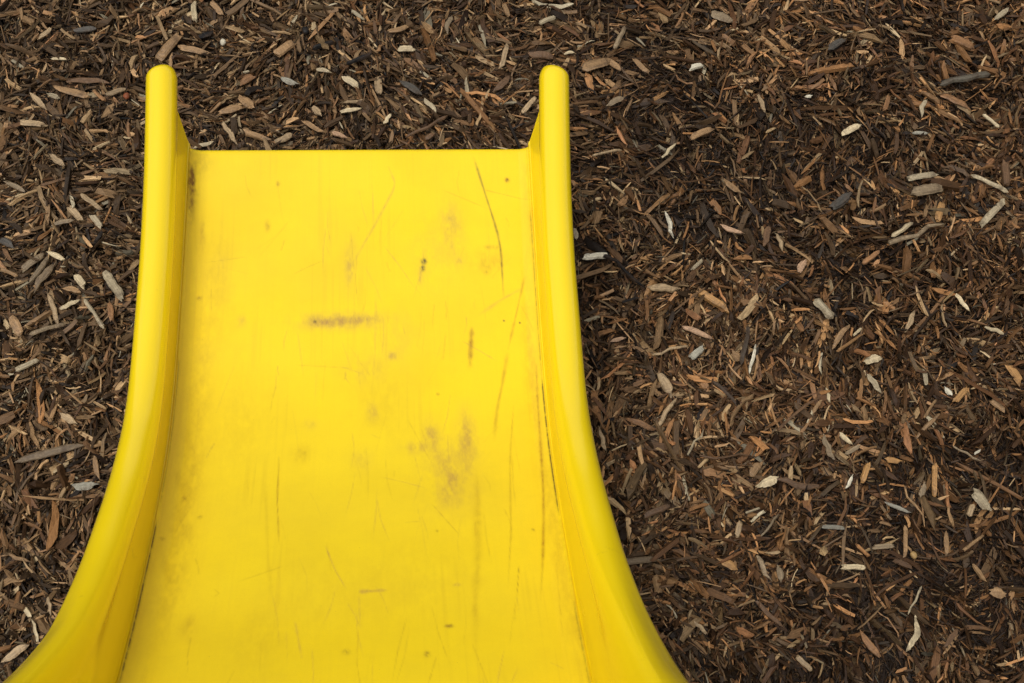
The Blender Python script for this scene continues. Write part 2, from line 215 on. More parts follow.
SCRATCHES = [
    ([(0.1326, 0.8792), (0.1439, 0.8325), (0.1568, 0.7782), (0.1602, 0.7514), (0.1604, 0.7054), (0.1606, 0.686)], 0.00226, 0.5, 'd'),
    ([(0.1862, 0.7181), (0.1731, 0.666), (0.1616, 0.621)], 0.00253, 0.35, 'o'),
    ([(0.1616, 0.621), (0.1541, 0.5834), (0.1454, 0.5453), (0.1398, 0.5065)], 0.00388, 0.32, 'o'),
    ([(0.1819, 0.7012), (0.156, 0.686), (0.1303, 0.6667)], 0.00342, 0.22, 'v'),
    ([(0.123, 0.6538), (0.1208, 0.6281), (0.1186, 0.599)], 0.0047, 0.5, 'o'),
    ([(0.192, 0.6077), (0.1907, 0.5703), (0.1885, 0.492), (0.1845, 0.4254), (0.175, 0.3507), (0.166, 0.2988)], 0.00289, 0.45, 'o'),
    ([(0.1647, 0.5582), (0.1546, 0.4792), (0.1479, 0.3889), (0.1382, 0.3167)], 0.00196, 0.3, 'o'),
    ([(-0.0848, 0.493), (-0.0829, 0.4338), (-0.0771, 0.3779)], 0.00165, 0.42, 'o'),
    ([(-0.0331, 0.3763), (-0.0225, 0.3458), (-0.0106, 0.3222)], 0.00173, 0.35, 'v'),
    ([(-0.0004, 0.3195), (0.0272, 0.3208)], 0.00368, 0.4, 'v'),
    ([(0.0006, 0.3161), (0.0022, 0.2774)], 0.00228, 0.2, 'v'),
    ([(-0.0562, 0.2907), (-0.047, 0.2476)], 0.00222, 0.22, 'v'),
    ([(0.1514, 0.3455), (0.1458, 0.3085)], 0.00114, 0.5, 'o'),
    ([(0.1202, 0.4802), (0.1129, 0.3529), (0.1068, 0.3065), (0.1038, 0.2519)], 0.00624, 0.18, 'o'),
    ([(0.0317, 0.8664), (0.0408, 0.8398), (0.0123, 0.7797), (-0.0128, 0.7298)], 0.00234, 0.22, 'v'),
    ([(-0.0967, 0.4599), (-0.0861, 0.3599), (-0.0785, 0.3134)], 0.00404, 0.1, 'o'),
    ([(0.0164, 0.7009), (0.0148, 0.6236), (0.0102, 0.5618)], 0.00224, 0.12, 'v'),
    ([(0.0892, 0.6096), (0.0937, 0.6478)], 0.0022, 0.15, 'o'),
    ([(0.1874, 0.3502), (0.1816, 0.2594)], 0.00143, 0.2, 'o'),
]
SMUDGES = [
    (-0.0436, 0.6617, 0.01332, 0.0065, 0.25, 'v'),
    (-0.0282, 0.6601, 0.01776, 0.00516, 0.3, 'v'),
    (-0.0061, 0.6637, 0.01554, 0.00325, 0.3, 'v'),
    (-0.0128, 0.7376, 0.00678, 0.02882, 0.15, 'v'),
    (0.1044, 0.7721, 0.01044, 0.03484, 0.16, 'v'),
    (0.0808, 0.7523, 0.0228, 0.0396, 0.08, 'v'),
    (0.0369, 0.6359, 0.0242, 0.03302, 0.08, 'v'),
    (0.0198, 0.5615, 0.02782, 0.0384, 0.07, 'o'),
    (0.0864, 0.4677, 0.02472, 0.04824, 0.13, 'v'),
    (0.1133, 0.4873, 0.0105, 0.0414, 0.16, 'v'),
    (-0.163, 0.7034, 0.0176, 0.0635, 0.1, 'o'),  # soft smudge bands down the left edge, amber imitating its shade
    (-0.1732, 0.5899, 0.01272, 0.0732, 0.12, 'o'),
    (-0.1736, 0.4754, 0.01212, 0.0798, 0.14, 'o'),
    (-0.1724, 0.363, 0.01302, 0.072, 0.16, 'o'),
    (-0.1279, 0.5388, 0.02496, 0.0645, 0.06, 'o'),
    (0.1976, 0.8189, 0.00714, 0.0675, 0.1, 'o'),
    (0.1864, 0.6078, 0.00666, 0.1016, 0.14, 'o'),
    (0.1908, 0.4001, 0.008, 0.0868, 0.14, 'o'),
    (0.1957, 0.2808, 0.0091, 0.0555, 0.14, 'o'),
    (-0.0258, 0.3115, 0.0546, 0.0448, 0.05, 'o'),
    (0.057, 0.3312, 0.0465, 0.0464, 0.05, 'o'),
    (-0.0216, 0.6626, 0.03996, 0.00903, 0.34, 'v'),
    (-0.0348, 0.6602, 0.0154, 0.00387, 0.3, 'v'),
    (-0.0514, 0.6618, 0.00178, 0.00206, 0.8, 'd'),
    (-0.0128, 0.7259, 0.00362, 0.0104, 0.42, 'v'),
    (0.0713, 0.7379, 0.00342, 0.00396, 0.75, 'k'),
    (0.0699, 0.7287, 0.00271, 0.00393, 0.75, 'k'),
    (0.0674, 0.7183, 0.00226, 0.00903, 0.35, 'v'),
    (0.1026, 0.7896, 0.00928, 0.01768, 0.2, 'v'),
    (0.1445, 0.7357, 0.0161, 0.01188, 0.2, 'o'),
    (0.15, 0.7555, 0.0058, 0.00266, 0.4, 'o'),
    (0.1417, 0.7226, 0.00228, 0.0026, 0.35, 'o'),
    (0.1125, 0.7374, 0.0046, 0.00396, 0.22, 'v'),
    (0.0334, 0.617, 0.0044, 0.00441, 0.35, 'v'),
    (0.0038, 0.6012, 0.01944, 0.015, 0.12, 'v'),
    (0.1716, 0.8456, 0.00286, 0.00293, 0.7, 'r'),
    (-0.0963, 0.8421, 0.00232, 0.00393, 0.5, 'o'),
    (-0.1076, 0.7863, 0.00271, 0.00536, 0.35, 'o'),
    (-0.1801, 0.6935, 0.00308, 0.00254, 0.5, 'o'),
    (-0.1327, 0.6644, 0.0044, 0.00645, 0.2, 'v'),
    (-0.1578, 0.7394, 0.00444, 0.0078, 0.15, 'v'),
    (-0.1941, 0.8479, 0.00513, 0.01965, 0.75, 'b'),
    (-0.194, 0.8153, 0.00339, 0.0189, 0.4, 'b'),
    (-0.1858, 0.8715, 0.0115, 0.0132, 0.16, 'b'),
    (-0.1806, 0.7724, 0.00339, 0.01584, 0.25, 'o'),
    (0.0733, 0.512, 0.0063, 0.01664, 0.32, 'v'),
    (0.0583, 0.4984, 0.0126, 0.00655, 0.25, 'v'),
    (0.1103, 0.5111, 0.00735, 0.0256, 0.3, 'v'),
    (0.0931, 0.4569, 0.0102, 0.02904, 0.32, 'v'),
    (0.0841, 0.4388, 0.00606, 0.01548, 0.22, 'v'),
    (0.082, 0.4882, 0.00416, 0.01656, 0.2, 'v'),
    (0.0123, 0.5459, 0.0053, 0.00917, 0.25, 'v'),
    (-0.0521, 0.5318, 0.0063, 0.00516, 0.15, 'v'),
    (-0.0611, 0.4923, 0.00832, 0.00945, 0.2, 'o'),
    (0.001, 0.4837, 0.0104, 0.0136, 0.12, 'v'),
    (0.0815, 0.2786, 0.00356, 0.0024, 0.6, 'r'),
    (0.0608, 0.2494, 0.00261, 0.00312, 0.5, 'r'),
    (0.0912, 0.3242, 0.00326, 0.0023, 0.35, 'v'),
    (-0.0095, 0.2544, 0.00348, 0.00312, 0.3, 'r'),
    (-0.1502, 0.2866, 0.00528, 0.00981, 0.22, 'o'),
    (-0.2015, 0.5686, 0.0021, 0.00218, 0.9, 'k'),
    (-0.1751, 0.4392, 0.00216, 0.00381, 0.5, 'o'),
    (-0.1566, 0.4149, 0.00242, 0.00246, 0.45, 'o'),
    (0.1592, 0.6597, 0.00112, 0.0013, 0.8, 'k'),
    (0.1771, 0.6568, 0.00113, 0.0013, 0.8, 'k'),
    (0.0825, 0.5676, 0.00153, 0.00197, 0.6, 'o'),
    (0.0752, 0.3901, 0.00146, 0.00189, 0.5, 'o'),
    (0.1696, 0.3882, 0.00158, 0.00179, 0.55, 'o'),
    (-0.1885, 0.3879, 0.00285, 0.0025, 0.4, 'o'),
    (-0.1844, 0.4652, 0.002, 0.00792, 0.2, 'o'),
    (-0.0852, 0.27, 0.02175, 0.0321, 0.06, 'o'),
]

# ------------------------------------------------------------------ helpers
def lin(c):
    c = np.asarray(c, float) / 255.0
    return np.where(c <= 0.04045, c / 12.92, ((c + 0.055) / 1.055) ** 2.4)

def mesh_obj(name, verts, faces, mat, parent=None, smooth=True):
    me = bpy.data.meshes.new(name)
    verts = np.asarray(verts, np.float32)
    me.vertices.add(len(verts)); me.vertices.foreach_set('co', verts.ravel())
    if isinstance(faces, np.ndarray):
        nf, k = faces.shape
        loops = faces.ravel().astype(np.int32); starts = (np.arange(nf) * k).astype(np.int32)
    else:
        loops = np.array([i for f in faces for i in f], np.int32)
        ln = np.array([len(f) for f in faces]); nf = len(faces)
        starts = np.concatenate([[0], np.cumsum(ln)[:-1]]).astype(np.int32)
    me.loops.add(len(loops)); me.loops.foreach_set('vertex_index', loops)
    me.polygons.add(nf); me.polygons.foreach_set('loop_start', starts)
    me.update(calc_edges=True)
    me.validate()
    me.polygons.foreach_set('use_smooth', np.full(len(me.polygons), smooth))
    me.materials.append(mat)
    o = bpy.data.objects.new(name, me); COLL.objects.link(o)
    if parent: o.parent = parent
    return o

def color_attr(me, name, rgba):
    at = me.color_attributes.new(name, 'FLOAT_COLOR', 'POINT')
    at.data.foreach_set('color', np.asarray(rgba, np.float32).ravel())

class NT:
    def __init__(self, mat):
        mat.use_nodes = True
        self.t = mat.node_tree; self.t.nodes.clear()
    def n(self, typ, **kw):
        nd = self.t.nodes.new(typ)
        for k, v in kw.items():
            if k.startswith('i_'):
                key = k[2:]
                nd.inputs[int(key) if key.isdigit() else key.replace('_', ' ')].default_value = v
            else: setattr(nd, k, v)
        return nd
    def l(self, a, b): self.t.links.new(a, b)
    def mix(self, fac, a, b, bt='MIX'):
        m = self.n('ShaderNodeMix', data_type='RGBA', blend_type=bt)
        for s, v in ((m.inputs[0], fac), (m.inputs[6], a), (m.inputs[7], b)):
            if hasattr(v, 'is_linked') or isinstance(v, bpy.types.NodeSocket): self.l(v, s)
            else: s.default_value = v
        return m.outputs[2]
    def math(self, op, a, b=0.0, c=None, clamp=False):
        m = self.n('ShaderNodeMath', operation=op, use_clamp=clamp)
        for s, v in zip(m.inputs, (a, b, c)):
            if v is None: continue
            if isinstance(v, bpy.types.NodeSocket): self.l(v, s)
            else: s.default_value = v
        return m.outputs[0]
    def ramp(self, fac, stops):
        r = self.n('ShaderNodeValToRGB')
        e = r.color_ramp.elements
        while len(e) < len(stops): e.new(0.5)
        for el, (p, c) in zip(e, stops):
            el.position = p; el.color = c if len(c) == 4 else (*c, 1)
        self.l(fac, r.inputs[0]); return r.outputs[0]

# ------------------------------------------------------------------ materials
YEL = (0.90, 0.655, 0.003, 1)
def plastic(name, worn):
    m = bpy.data.materials.new(name); t = NT(m)
    co = t.n('ShaderNodeTexCoord').outputs['Object']
    mp = t.n('ShaderNodeMapping'); mp.inputs['Scale'].default_value = (260, 7, 7); t.l(co, mp.inputs[0])
    st = t.n('ShaderNodeTexNoise', i_Scale=1.0, i_Detail=4.0, i_Roughness=0.6); t.l(mp.outputs[0], st.inputs['Vector'])
    cl = t.n('ShaderNodeTexNoise', i_Scale=9.0, i_Detail=5.0, i_Roughness=0.6); t.l(co, cl.inputs['Vector'])
    fine = t.n('ShaderNodeTexNoise', i_Scale=900.0, i_Detail=2.0); t.l(co, fine.inputs['Vector'])
    sp = t.n('ShaderNodeTexVoronoi', i_Scale=150.0); t.l(co, sp.inputs['Vector'])
    base = YEL
    # thin dusty bloom of a sun-bleached moulding
    if worn:
        b1 = t.mix(t.math('MULTIPLY', t.ramp(cl.outputs[0], [(0.35, (0, 0, 0)), (0.7, (1, 1, 1))]), 0.3), base, (0.86, 0.66, 0.008, 1))
        b1 = t.mix(t.math('MULTIPLY', t.ramp(st.outputs[0], [(0.45, (0, 0, 0)), (0.75, (1, 1, 1))]), 0.10), b1, (0.74, 0.50, 0.02, 1))
        cd = t.n('ShaderNodeTexNoise', i_Scale=5.0, i_Detail=7.0, i_Roughness=0.68); t.l(co, cd.inputs['Vector'])
        b1 = t.mix(t.math('MULTIPLY', t.ramp(cd.outputs[0], [(0.42, (0, 0, 0)), (0.66, (1, 1, 1))]), 0.6), b1, (0.76, 0.54, 0.006, 1))
        b1 = t.mix(t.math('MULTIPLY', t.ramp(fine.outputs[0], [(0.5, (0, 0, 0)), (0.8, (1, 1, 1))]), 0.25), b1, (0.7, 0.5, 0.01, 1))
    else:
        b1 = t.mix(t.math('MULTIPLY', cl.outputs[0], 0.22), base, (0.86, 0.63, 0.006, 1))
        rb = t.n('ShaderNodeTexNoise', i_Scale=26.0, i_Detail=6.0, i_Roughness=0.72); t.l(co, rb.inputs['Vector'])
        b1 = t.mix(t.math('MULTIPLY', t.ramp(rb.outputs[0], [(0.64, (0, 0, 0)), (0.74, (1, 1, 1))]), 0.35), b1, (0.50, 0.33, 0.02, 1))
    # sparse tiny specks of grit
    spk = t.ramp(sp.outputs['Distance'], [(0.03, (1, 1, 1)), (0.07, (0, 0, 0))])
    sel = t.n('ShaderNodeSeparateColor'); t.l(sp.outputs['Color'], sel.inputs[0])
    spm = t.math('MULTIPLY', spk, t.math('GREATER_THAN', sel.outputs[0], 0.93 if worn else 0.975))
    b1 = t.mix(t.math('MULTIPLY', spm, 0.45), b1, (0.22, 0.13, 0.02, 1))
    at = t.n('ShaderNodeAttribute', attribute_name='wear')
    br = t.n('ShaderNodeTexNoise', i_Scale=1.0, i_Detail=5.0, i_Roughness=0.7)
    mp2 = t.n('ShaderNodeMapping'); mp2.inputs['Scale'].default_value = (700, 240, 240); t.l(co, mp2.inputs[0]); t.l(mp2.outputs[0], br.inputs['Vector'])
    brk = t.math('MULTIPLY_ADD', br.outputs[0], 1.6, 0.25)
    b2 = t.mix(t.math('MULTIPLY', at.outputs['Alpha'], brk, clamp=True), b1, at.outputs['Color'])
    bs = t.n('ShaderNodeBsdfPrincipled')
    t.l(b2, bs.inputs['Base Color'])
    rg = t.math('MULTIPLY_ADD', cl.outputs[0], 0.22, 0.27 if worn else 0.10)
    rg = t.math('ADD', rg, t.math('MULTIPLY', at.outputs['Alpha'], 0.3))
    t.l(rg, bs.inputs['Roughness'])
    bs.inputs['IOR'].default_value = 1.5
    if not worn: bs.inputs['Coat Weight'].default_value = .6; bs.inputs['Coat Roughness'].default_value = .10
    bs.inputs['Specular IOR Level'].default_value = 0.5
    hh = t.math('ADD', t.math('MULTIPLY', cl.outputs[0], 1.0), t.math('MULTIPLY', st.outputs[0], 0.25 if worn else 0.05))
    bp = t.n('ShaderNodeBump', i_Strength=0.35, i_Distance=0.0012); t.l(hh, bp.inputs['Height'])
    bp2 = t.n('ShaderNodeBump', i_Strength=0.12 if worn else 0.07, i_Distance=0.0003); t.l(fine.outputs[0], bp2.inputs['Height']); t.l(bp.outputs[0], bp2.inputs['Normal'])
    t.l(bp2.outputs[0], bs.inputs['Normal'])
    o = t.n('ShaderNodeOutputMaterial'); t.l(bs.outputs[0], o.inputs[0])
    return m

def wood(name, mode):
    """mode 'attr': colour from the chips' own attribute, 'object': from object colour"""
    m = bpy.data.materials.new(name); t = NT(m)
    if mode == 'attr':
        col = t.n('ShaderNodeAttribute', attribute_name='chip').outputs['Color']
        gu = t.n('ShaderNodeAttribute', attribute_name='grain').outputs['Vector']
    else:
        col = t.n('ShaderNodeObjectInfo').outputs['Color']
        gu = t.n('ShaderNodeTexCoord').outputs['Object']
    mp = t.n('ShaderNodeMapping'); mp.inputs['Scale'].default_value = (60, 900, 900); t.l(gu, mp.inputs[0])
    g = t.n('ShaderNodeTexNoise', i_Scale=1.0, i_Detail=3.0, i_Roughness=0.65); t.l(mp.outputs[0], g.inputs['Vector'])
    co = t.n('ShaderNodeTexCoord').outputs['Object']
    cl = t.n('ShaderNodeTexNoise', i_Scale=160.0, i_Detail=3.0, i_Roughness=0.7); t.l(gu if mode != 'attr' else co, cl.inputs['Vector'])
    f1 = t.math('MULTIPLY_ADD', g.outputs[0], 2.1, 0.0)
    f2 = t.math('MULTIPLY_ADD', cl.outputs[0], 0.9, 0.55)
    cc = t.n('ShaderNodeVectorMath', operation='SCALE'); t.l(col, cc.inputs[0]); t.l(t.math('MULTIPLY', f1, f2), cc.inputs['Scale'])
    c2 = cc.outputs[0]
    if mode == 'object':   # weathered ends and soil stains
        stn = t.n('ShaderNodeTexNoise', i_Scale=95.0, i_Detail=4.0, i_Roughness=0.7); t.l(co, stn.inputs['Vector'])
        c2 = t.mix(t.math('MULTIPLY', t.ramp(stn.outputs[0], [(0.44, (0, 0, 0)), (0.64, (1, 1, 1))]), 0.6), c2, (0.05, 0.028, 0.014, 1))
    bs = t.n('ShaderNodeBsdfPrincipled'); t.l(c2, bs.inputs['Base Color'])
    bs.inputs['Roughness'].default_value = 0.5
    bs.inputs['Specular IOR Level'].default_value = 0.16 if mode == 'attr' else 0.28
    bp = t.n('ShaderNodeBump', i_Strength=0.6, i_Distance=0.0006); t.l(g.outputs[0], bp.inputs['Height']); t.l(bp.outputs[0], bs.inputs['Normal'])
    o = t.n('ShaderNodeOutputMaterial'); t.l(bs.outputs[0], o.inputs[0])
    return m

def soil(name):
    m = bpy.data.materials.new(name); t = NT(m)
    co = t.n('ShaderNodeTexCoord').outputs['Object']
    a = t.n('ShaderNodeTexNoise', i_Scale=260.0, i_Detail=5.0, i_Roughness=0.75); t.l(co, a.inputs['Vector'])
    w = t.n('ShaderNodeTexVoronoi', i_Scale=110.0); t.l(co, w.inputs['Vector'])
    c = t.ramp(a.outputs[0], [(0.3, (0.008, 0.004, 0.002)), (0.55, (0.03, 0.016, 0.008)), (0.8, (0.10, 0.055, 0.028))])
    bs = t.n('ShaderNodeBsdfPrincipled'); t.l(c, bs.inputs['Base Color']); bs.inputs['Roughness'].default_value = 0.9
    bp = t.n('ShaderNodeBump', i_Strength=0.9, i_Distance=0.004)
    t.l(t.math('ADD', a.outputs[0], w.outputs['Distance']), bp.inputs['Height']); t.l(bp.outputs[0], bs.inputs['Normal'])
    o = t.n('ShaderNodeOutputMaterial'); t.l(bs.outputs[0], o.inputs[0])
    return m

M_BED = plastic('worn_yellow_plastic', True)
M_RAIL = plastic('glossy_yellow_plastic', False)
M_MULCH = wood('shredded_wood', 'attr')
M_PIECE = wood('chipped_wood', 'object')
M_SOIL = soil('dark_soil')

# ------------------------------------------------------------------ ground
def gh(x, y):
    """gentle lie of the mulch"""
    return (0.005 * np.sin(5.1 * x + 1.3) * np.sin(4.3 * y + 0.4) + 0.0035 * np.sin(13 * x + 7 * y) * np.sin(9 * y - 11 * x + 2)
            + 0.002 * np.sin(31 * x - 17 * y + 1) * np.sin(27 * y + 19 * x))

# one soil sheet reaching the horizon, finer near the slide
ax = np.concatenate([[-60, -20, -8, -4], np.linspace(-2.4, 2.9, 180), [5, 9, 20, 60]])
ay = np.concatenate([[-60, -20, -8, -4], np.linspace(-1.6, 3.0, 160), [5, 9, 20, 60]])
GX, GY = np.meshgrid(ax, ay)
fade = np.clip(1.5 - np.hypot(GX - .2, GY - .6) / 2.6, 0, 1)
GZ = gh(GX, GY) * fade - 0.018
nx, ny = len(ax), len(ay)
I = np.arange(nx * ny).reshape(ny, nx)
F = np.stack([I[:-1, :-1], I[:-1, 1:], I[1:, 1:], I[1:, :-1]], -1).reshape(-1, 4)
g = mesh_obj('ground', np.stack([GX, GY, GZ], -1).reshape(-1, 3), F, M_SOIL)
g['kind'] = 'structure'; g['label'] = 'dark brown soil under the wood mulch'; g['category'] = 'ground'

# ------------------------------------------------------------------ the loose mulch (nobody could count it)
def value_noise(x, y, s, seed):
    r = np.random.default_rng(seed).random((64, 64))
    u, v = x * s + 17.3, y * s + 9.1
    i, j = np.floor(u).astype(int), np.floor(v).astype(int); fu, fv = u - i, v - j
    fu = fu * fu * (3 - 2 * fu); fv = fv * fv * (3 - 2 * fv)
    q = lambda a, b: r[a % 64, b % 64]
    return (q(i, j) * (1 - fu) + q(i + 1, j) * fu) * (1 - fv) + (q(i, j + 1) * (1 - fu) + q(i + 1, j + 1) * fu) * fv

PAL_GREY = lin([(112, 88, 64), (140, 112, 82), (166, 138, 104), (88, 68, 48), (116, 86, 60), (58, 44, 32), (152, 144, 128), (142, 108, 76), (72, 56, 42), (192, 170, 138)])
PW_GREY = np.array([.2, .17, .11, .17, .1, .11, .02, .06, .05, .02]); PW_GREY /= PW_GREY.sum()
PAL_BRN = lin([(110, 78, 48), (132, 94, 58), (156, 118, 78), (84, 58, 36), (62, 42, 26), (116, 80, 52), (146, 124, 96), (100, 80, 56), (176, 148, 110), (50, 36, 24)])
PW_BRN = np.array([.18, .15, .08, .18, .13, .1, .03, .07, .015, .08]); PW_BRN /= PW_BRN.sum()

def rot_chips(V, yaw, pitch, roll):
    cy, sy, cp, sp, cr, sr = (f(a)[:, None] for a in (yaw, pitch, roll) for f in (np.cos, np.sin))
    x, y, z = V[..., 0], V[..., 1], V[..., 2]
    y, z = y * cr - z * sr, y * sr + z * cr
    x, z = x * cp + z * sp, -x * sp + z * cp
    x, y = x * cy - y * sy, x * sy + y * cy
    return np.stack([x, y, z], -1)

def chips(n, box, length, aspect, thick, tilt, zr, nsec, dark, coarse_bias=0.0, clear=0.0):
    x = rng.uniform(box[0], box[1], n); y = rng.uniform(box[2], box[3], n)
    # patches: where the mulch is coarse and where it has broken down to fibres
    pn = 0.6 * value_noise(x, y, 4.2, 3) + 0.4 * value_noise(x, y, 11.0, 5)
    if coarse_bias:
        crs = pn + 0.22 * np.clip((0.25 - x) / 0.8, -0.6, 1) + 0.05 * np.clip(y - .7, -1, 1)
        keep = rng.random(n) < np.clip((crs - 0.22) * 2.6, 0.10, 1.0)
        x, y, pn = x[keep], y[keep], pn[keep]; n = len(x)
    L = np.exp(rng.normal(np.log(length), 0.42, n)); L = np.clip(L, length * .4, length * 2.6)
    w = np.clip(L * aspect * np.exp(rng.normal(0, .38, n)), .0006, .009)
    h = w * thick * rng.uniform(.5, 1.2, n)
    if nsec == 4:
        sx = np.array([-1, -.55, .5, 1.]) / 2
        wf = np.stack([rng.uniform(.25, .95, n), rng.uniform(.85, 1.1, n), rng.uniform(.8, 1.1, n), rng.uniform(.12, .9, n)], 1)
    else:
        sx = np.array([-1, 1.]) / 2
        wf = np.stack([rng.uniform(.5, 1, n), rng.uniform(.2, .9, n)], 1)
    S = len(sx)
    cy = np.array([-1, 1, 1, -1.]) / 2; cz = np.array([-1, -1, 1, 1.]) / 2
    V = np.zeros((n, S, 4, 3))
    V[..., 0] = sx[None, :, None] * L[:, None, None]
    V[:, 0, :, 0] += rng.uniform(-.12, .08, (n, 4)) * L[:, None]; V[:, -1, :, 0] += rng.uniform(-.08, .14, (n, 4)) * L[:, None]
    V[..., 1] = cy[None, None, :] * wf[:, :, None] * w[:, None, None]
    V[..., 2] = cz[None, None, :] * (wf ** .6)[:, :, None] * h[:, None, None]
    V[..., 1:] += rng.normal(0, .09, (n, S, 4, 2)) * w[:, None, None, None]
    bend = rng.normal(0, .07, n)
    V[..., 1] += (bend * L)[:, None, None] * (4 * sx[None, :, None] ** 2)
    V[..., 2] -= (np.abs(rng.normal(0, .04, n)) * L)[:, None, None] * (4 * sx[None, :, None] ** 2)
    V = V.reshape(n, S * 4, 3)
    grain = V + rng.uniform(-5, 5, (n, 1, 3))
    lie = 2.6 * np.pi * value_noise(x, y, 7.0, 91)          # neighbours tend to lie the same way
    yaw = np.where(rng.random(n) < .6, lie + rng.normal(0, .5, n), rng.uniform(0, 2 * np.pi, n)) + np.pi * (rng.random(n) < .5)
    P = rot_chips(V, yaw, rng.normal(0, tilt, n), rng.normal(0, .5, n))
    z = gh(x, y) + rng.uniform(zr[0], zr[1], n) - 0.006 * (pn < .42)
    # nothing of the loose mulch lies over the separately built pieces
    if clear:
        for q in PIECES:
            dx, dy = q[2] - q[0], q[3] - q[1]; LL = dx * dx + dy * dy
            near = np.nonzero((np.abs(x - (q[0] + q[2]) / 2) < .05) & (np.abs(y - (q[1] + q[3]) / 2) < .05))[0]
            if len(near) == 0: continue
            tt = np.clip(((x[near] - q[0]) * dx + (y[near] - q[1]) * dy) / LL, 0, 1)
            d = np.hypot(x[near] - q[0] - tt * dx, y[near] - q[1] - tt * dy)
            hit = near[d < q[4] / 2 + clear]
            z[hit] = np.minimum(z[hit], gh(x[hit], y[hit]) - .004)
            P[hit, :, 2] *= .35
    P[..., 0] += x[:, None]; P[..., 1] += y[:, None]; P[..., 2] += z[:, None]
    # colour: greyer and paler to the left and far, browner to the right
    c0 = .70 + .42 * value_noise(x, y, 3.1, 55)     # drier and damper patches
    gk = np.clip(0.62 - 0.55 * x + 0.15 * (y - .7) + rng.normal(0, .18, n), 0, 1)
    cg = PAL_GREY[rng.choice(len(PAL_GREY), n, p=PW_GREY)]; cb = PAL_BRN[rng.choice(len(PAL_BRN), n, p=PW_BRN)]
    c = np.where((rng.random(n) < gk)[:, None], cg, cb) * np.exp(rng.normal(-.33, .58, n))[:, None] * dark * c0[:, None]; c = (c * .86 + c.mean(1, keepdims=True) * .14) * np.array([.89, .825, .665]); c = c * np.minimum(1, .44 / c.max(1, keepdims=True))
    C = np.ones((n, S * 4, 4)); C[..., :3] = c[:, None, :]
    base = np.arange(n)[:, None, None] * (S * 4)
    fs = []
    for s in range(S - 1):
        for k in range(4):
            fs.append([s * 4 + k, (s + 1) * 4 + k, (s + 1) * 4 + (k + 1) % 4, s * 4 + (k + 1) % 4])
    fs.append([0, 1, 2, 3]); fs.append([(S - 1) * 4 + k for k in (3, 2, 1, 0)])
    Fc = np.array(fs)[None] + base
    return P.reshape(-1, 3), Fc.reshape(-1, 4), C.reshape(-1, 4), grain.reshape(-1, 3)

core = (-0.85, 1.30, 0.02, 1.55)
wide = (-2.3, 2.8, -1.5, 2.9)
A = (core[1] - core[0]) * (core[3] - core[2]); AW = (wide[1] - wide[0]) * (wide[3] - wide[2])
sets = [
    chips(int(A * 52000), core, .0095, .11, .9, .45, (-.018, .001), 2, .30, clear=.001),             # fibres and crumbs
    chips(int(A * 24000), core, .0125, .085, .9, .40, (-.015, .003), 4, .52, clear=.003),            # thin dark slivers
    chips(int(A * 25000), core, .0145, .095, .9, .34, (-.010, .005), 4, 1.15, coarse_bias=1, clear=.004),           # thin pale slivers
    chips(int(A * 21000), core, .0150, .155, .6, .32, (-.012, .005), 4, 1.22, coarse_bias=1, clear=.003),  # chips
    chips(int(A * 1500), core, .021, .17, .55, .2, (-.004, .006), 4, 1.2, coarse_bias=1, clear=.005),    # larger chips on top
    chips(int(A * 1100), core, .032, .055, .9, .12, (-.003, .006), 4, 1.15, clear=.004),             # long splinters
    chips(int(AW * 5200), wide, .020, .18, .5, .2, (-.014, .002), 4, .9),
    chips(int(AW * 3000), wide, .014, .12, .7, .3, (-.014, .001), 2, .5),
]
off = 0; VV = []; FF = []; CC = []; GG = []
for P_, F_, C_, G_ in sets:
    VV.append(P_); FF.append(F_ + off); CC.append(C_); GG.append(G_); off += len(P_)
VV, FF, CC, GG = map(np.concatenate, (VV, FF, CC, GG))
print('mulch verts', len(VV), 'faces', len(FF))
me = bpy.data.meshes.new('wood_mulch')
me.vertices.add(len(VV)); me.vertices.foreach_set('co', VV.astype(np.float32).ravel())
me.loops.add(FF.size); me.loops.foreach_set('vertex_index', FF.ravel().astype(np.int32))
me.polygons.add(len(FF)); me.polygons.foreach_set('loop_start', (np.arange(len(FF)) * 4).astype(np.int32))
me.update(calc_edges=True)
me.polygons.foreach_set('use_smooth', np.zeros(len(FF), bool))
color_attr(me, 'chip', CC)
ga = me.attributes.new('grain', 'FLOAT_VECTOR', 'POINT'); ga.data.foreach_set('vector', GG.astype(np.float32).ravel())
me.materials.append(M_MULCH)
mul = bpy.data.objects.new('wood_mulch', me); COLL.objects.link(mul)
mul['kind'] = 'stuff'; mul['label'] = 'brown shredded wood mulch covering the ground around the slide'; mul['category'] = 'mulch'

# ------------------------------------------------------------------ the larger loose pieces, one object each
PC = dict(tan=(168, 132, 92), paletan=(188, 160, 124), palegrey=(186, 170, 142), greytan=(150, 130, 104), rust=(150, 78, 40), brown=(116, 86, 60),
          slate=(84, 80, 76), cream=(216, 196, 160), white=(226, 218, 200), orange=(156, 112, 72), weathered=(104, 98, 88), bluewhite=(180, 176, 164),
          orangetan=(190, 142, 84), pinktan=(200, 160, 128), black=(20, 18, 18), silver=(150, 146, 136), yellowtan=(196, 160, 100), greybrown=(132, 112, 88), charcoal=(84, 72, 62))
NAMES = dict(block='wood_chip', splinter='wood_splinter', stick='wood_stick', twig='twig', flake='wood_flake', pebble='pebble')
CATS = dict(block='wood chip', splinter='splinter', stick='stick', twig='twig', flake='wood flake', pebble='pebble')
GRP = dict(block='chunky wood chips lying on the mulch', splinter='long splinters lying on the mulch', stick='sticks lying on the mulch', twig='twigs lying on the mulch',
           flake='flat wood flakes lying on the mulch', pebble='nuggets lying on the mulch')
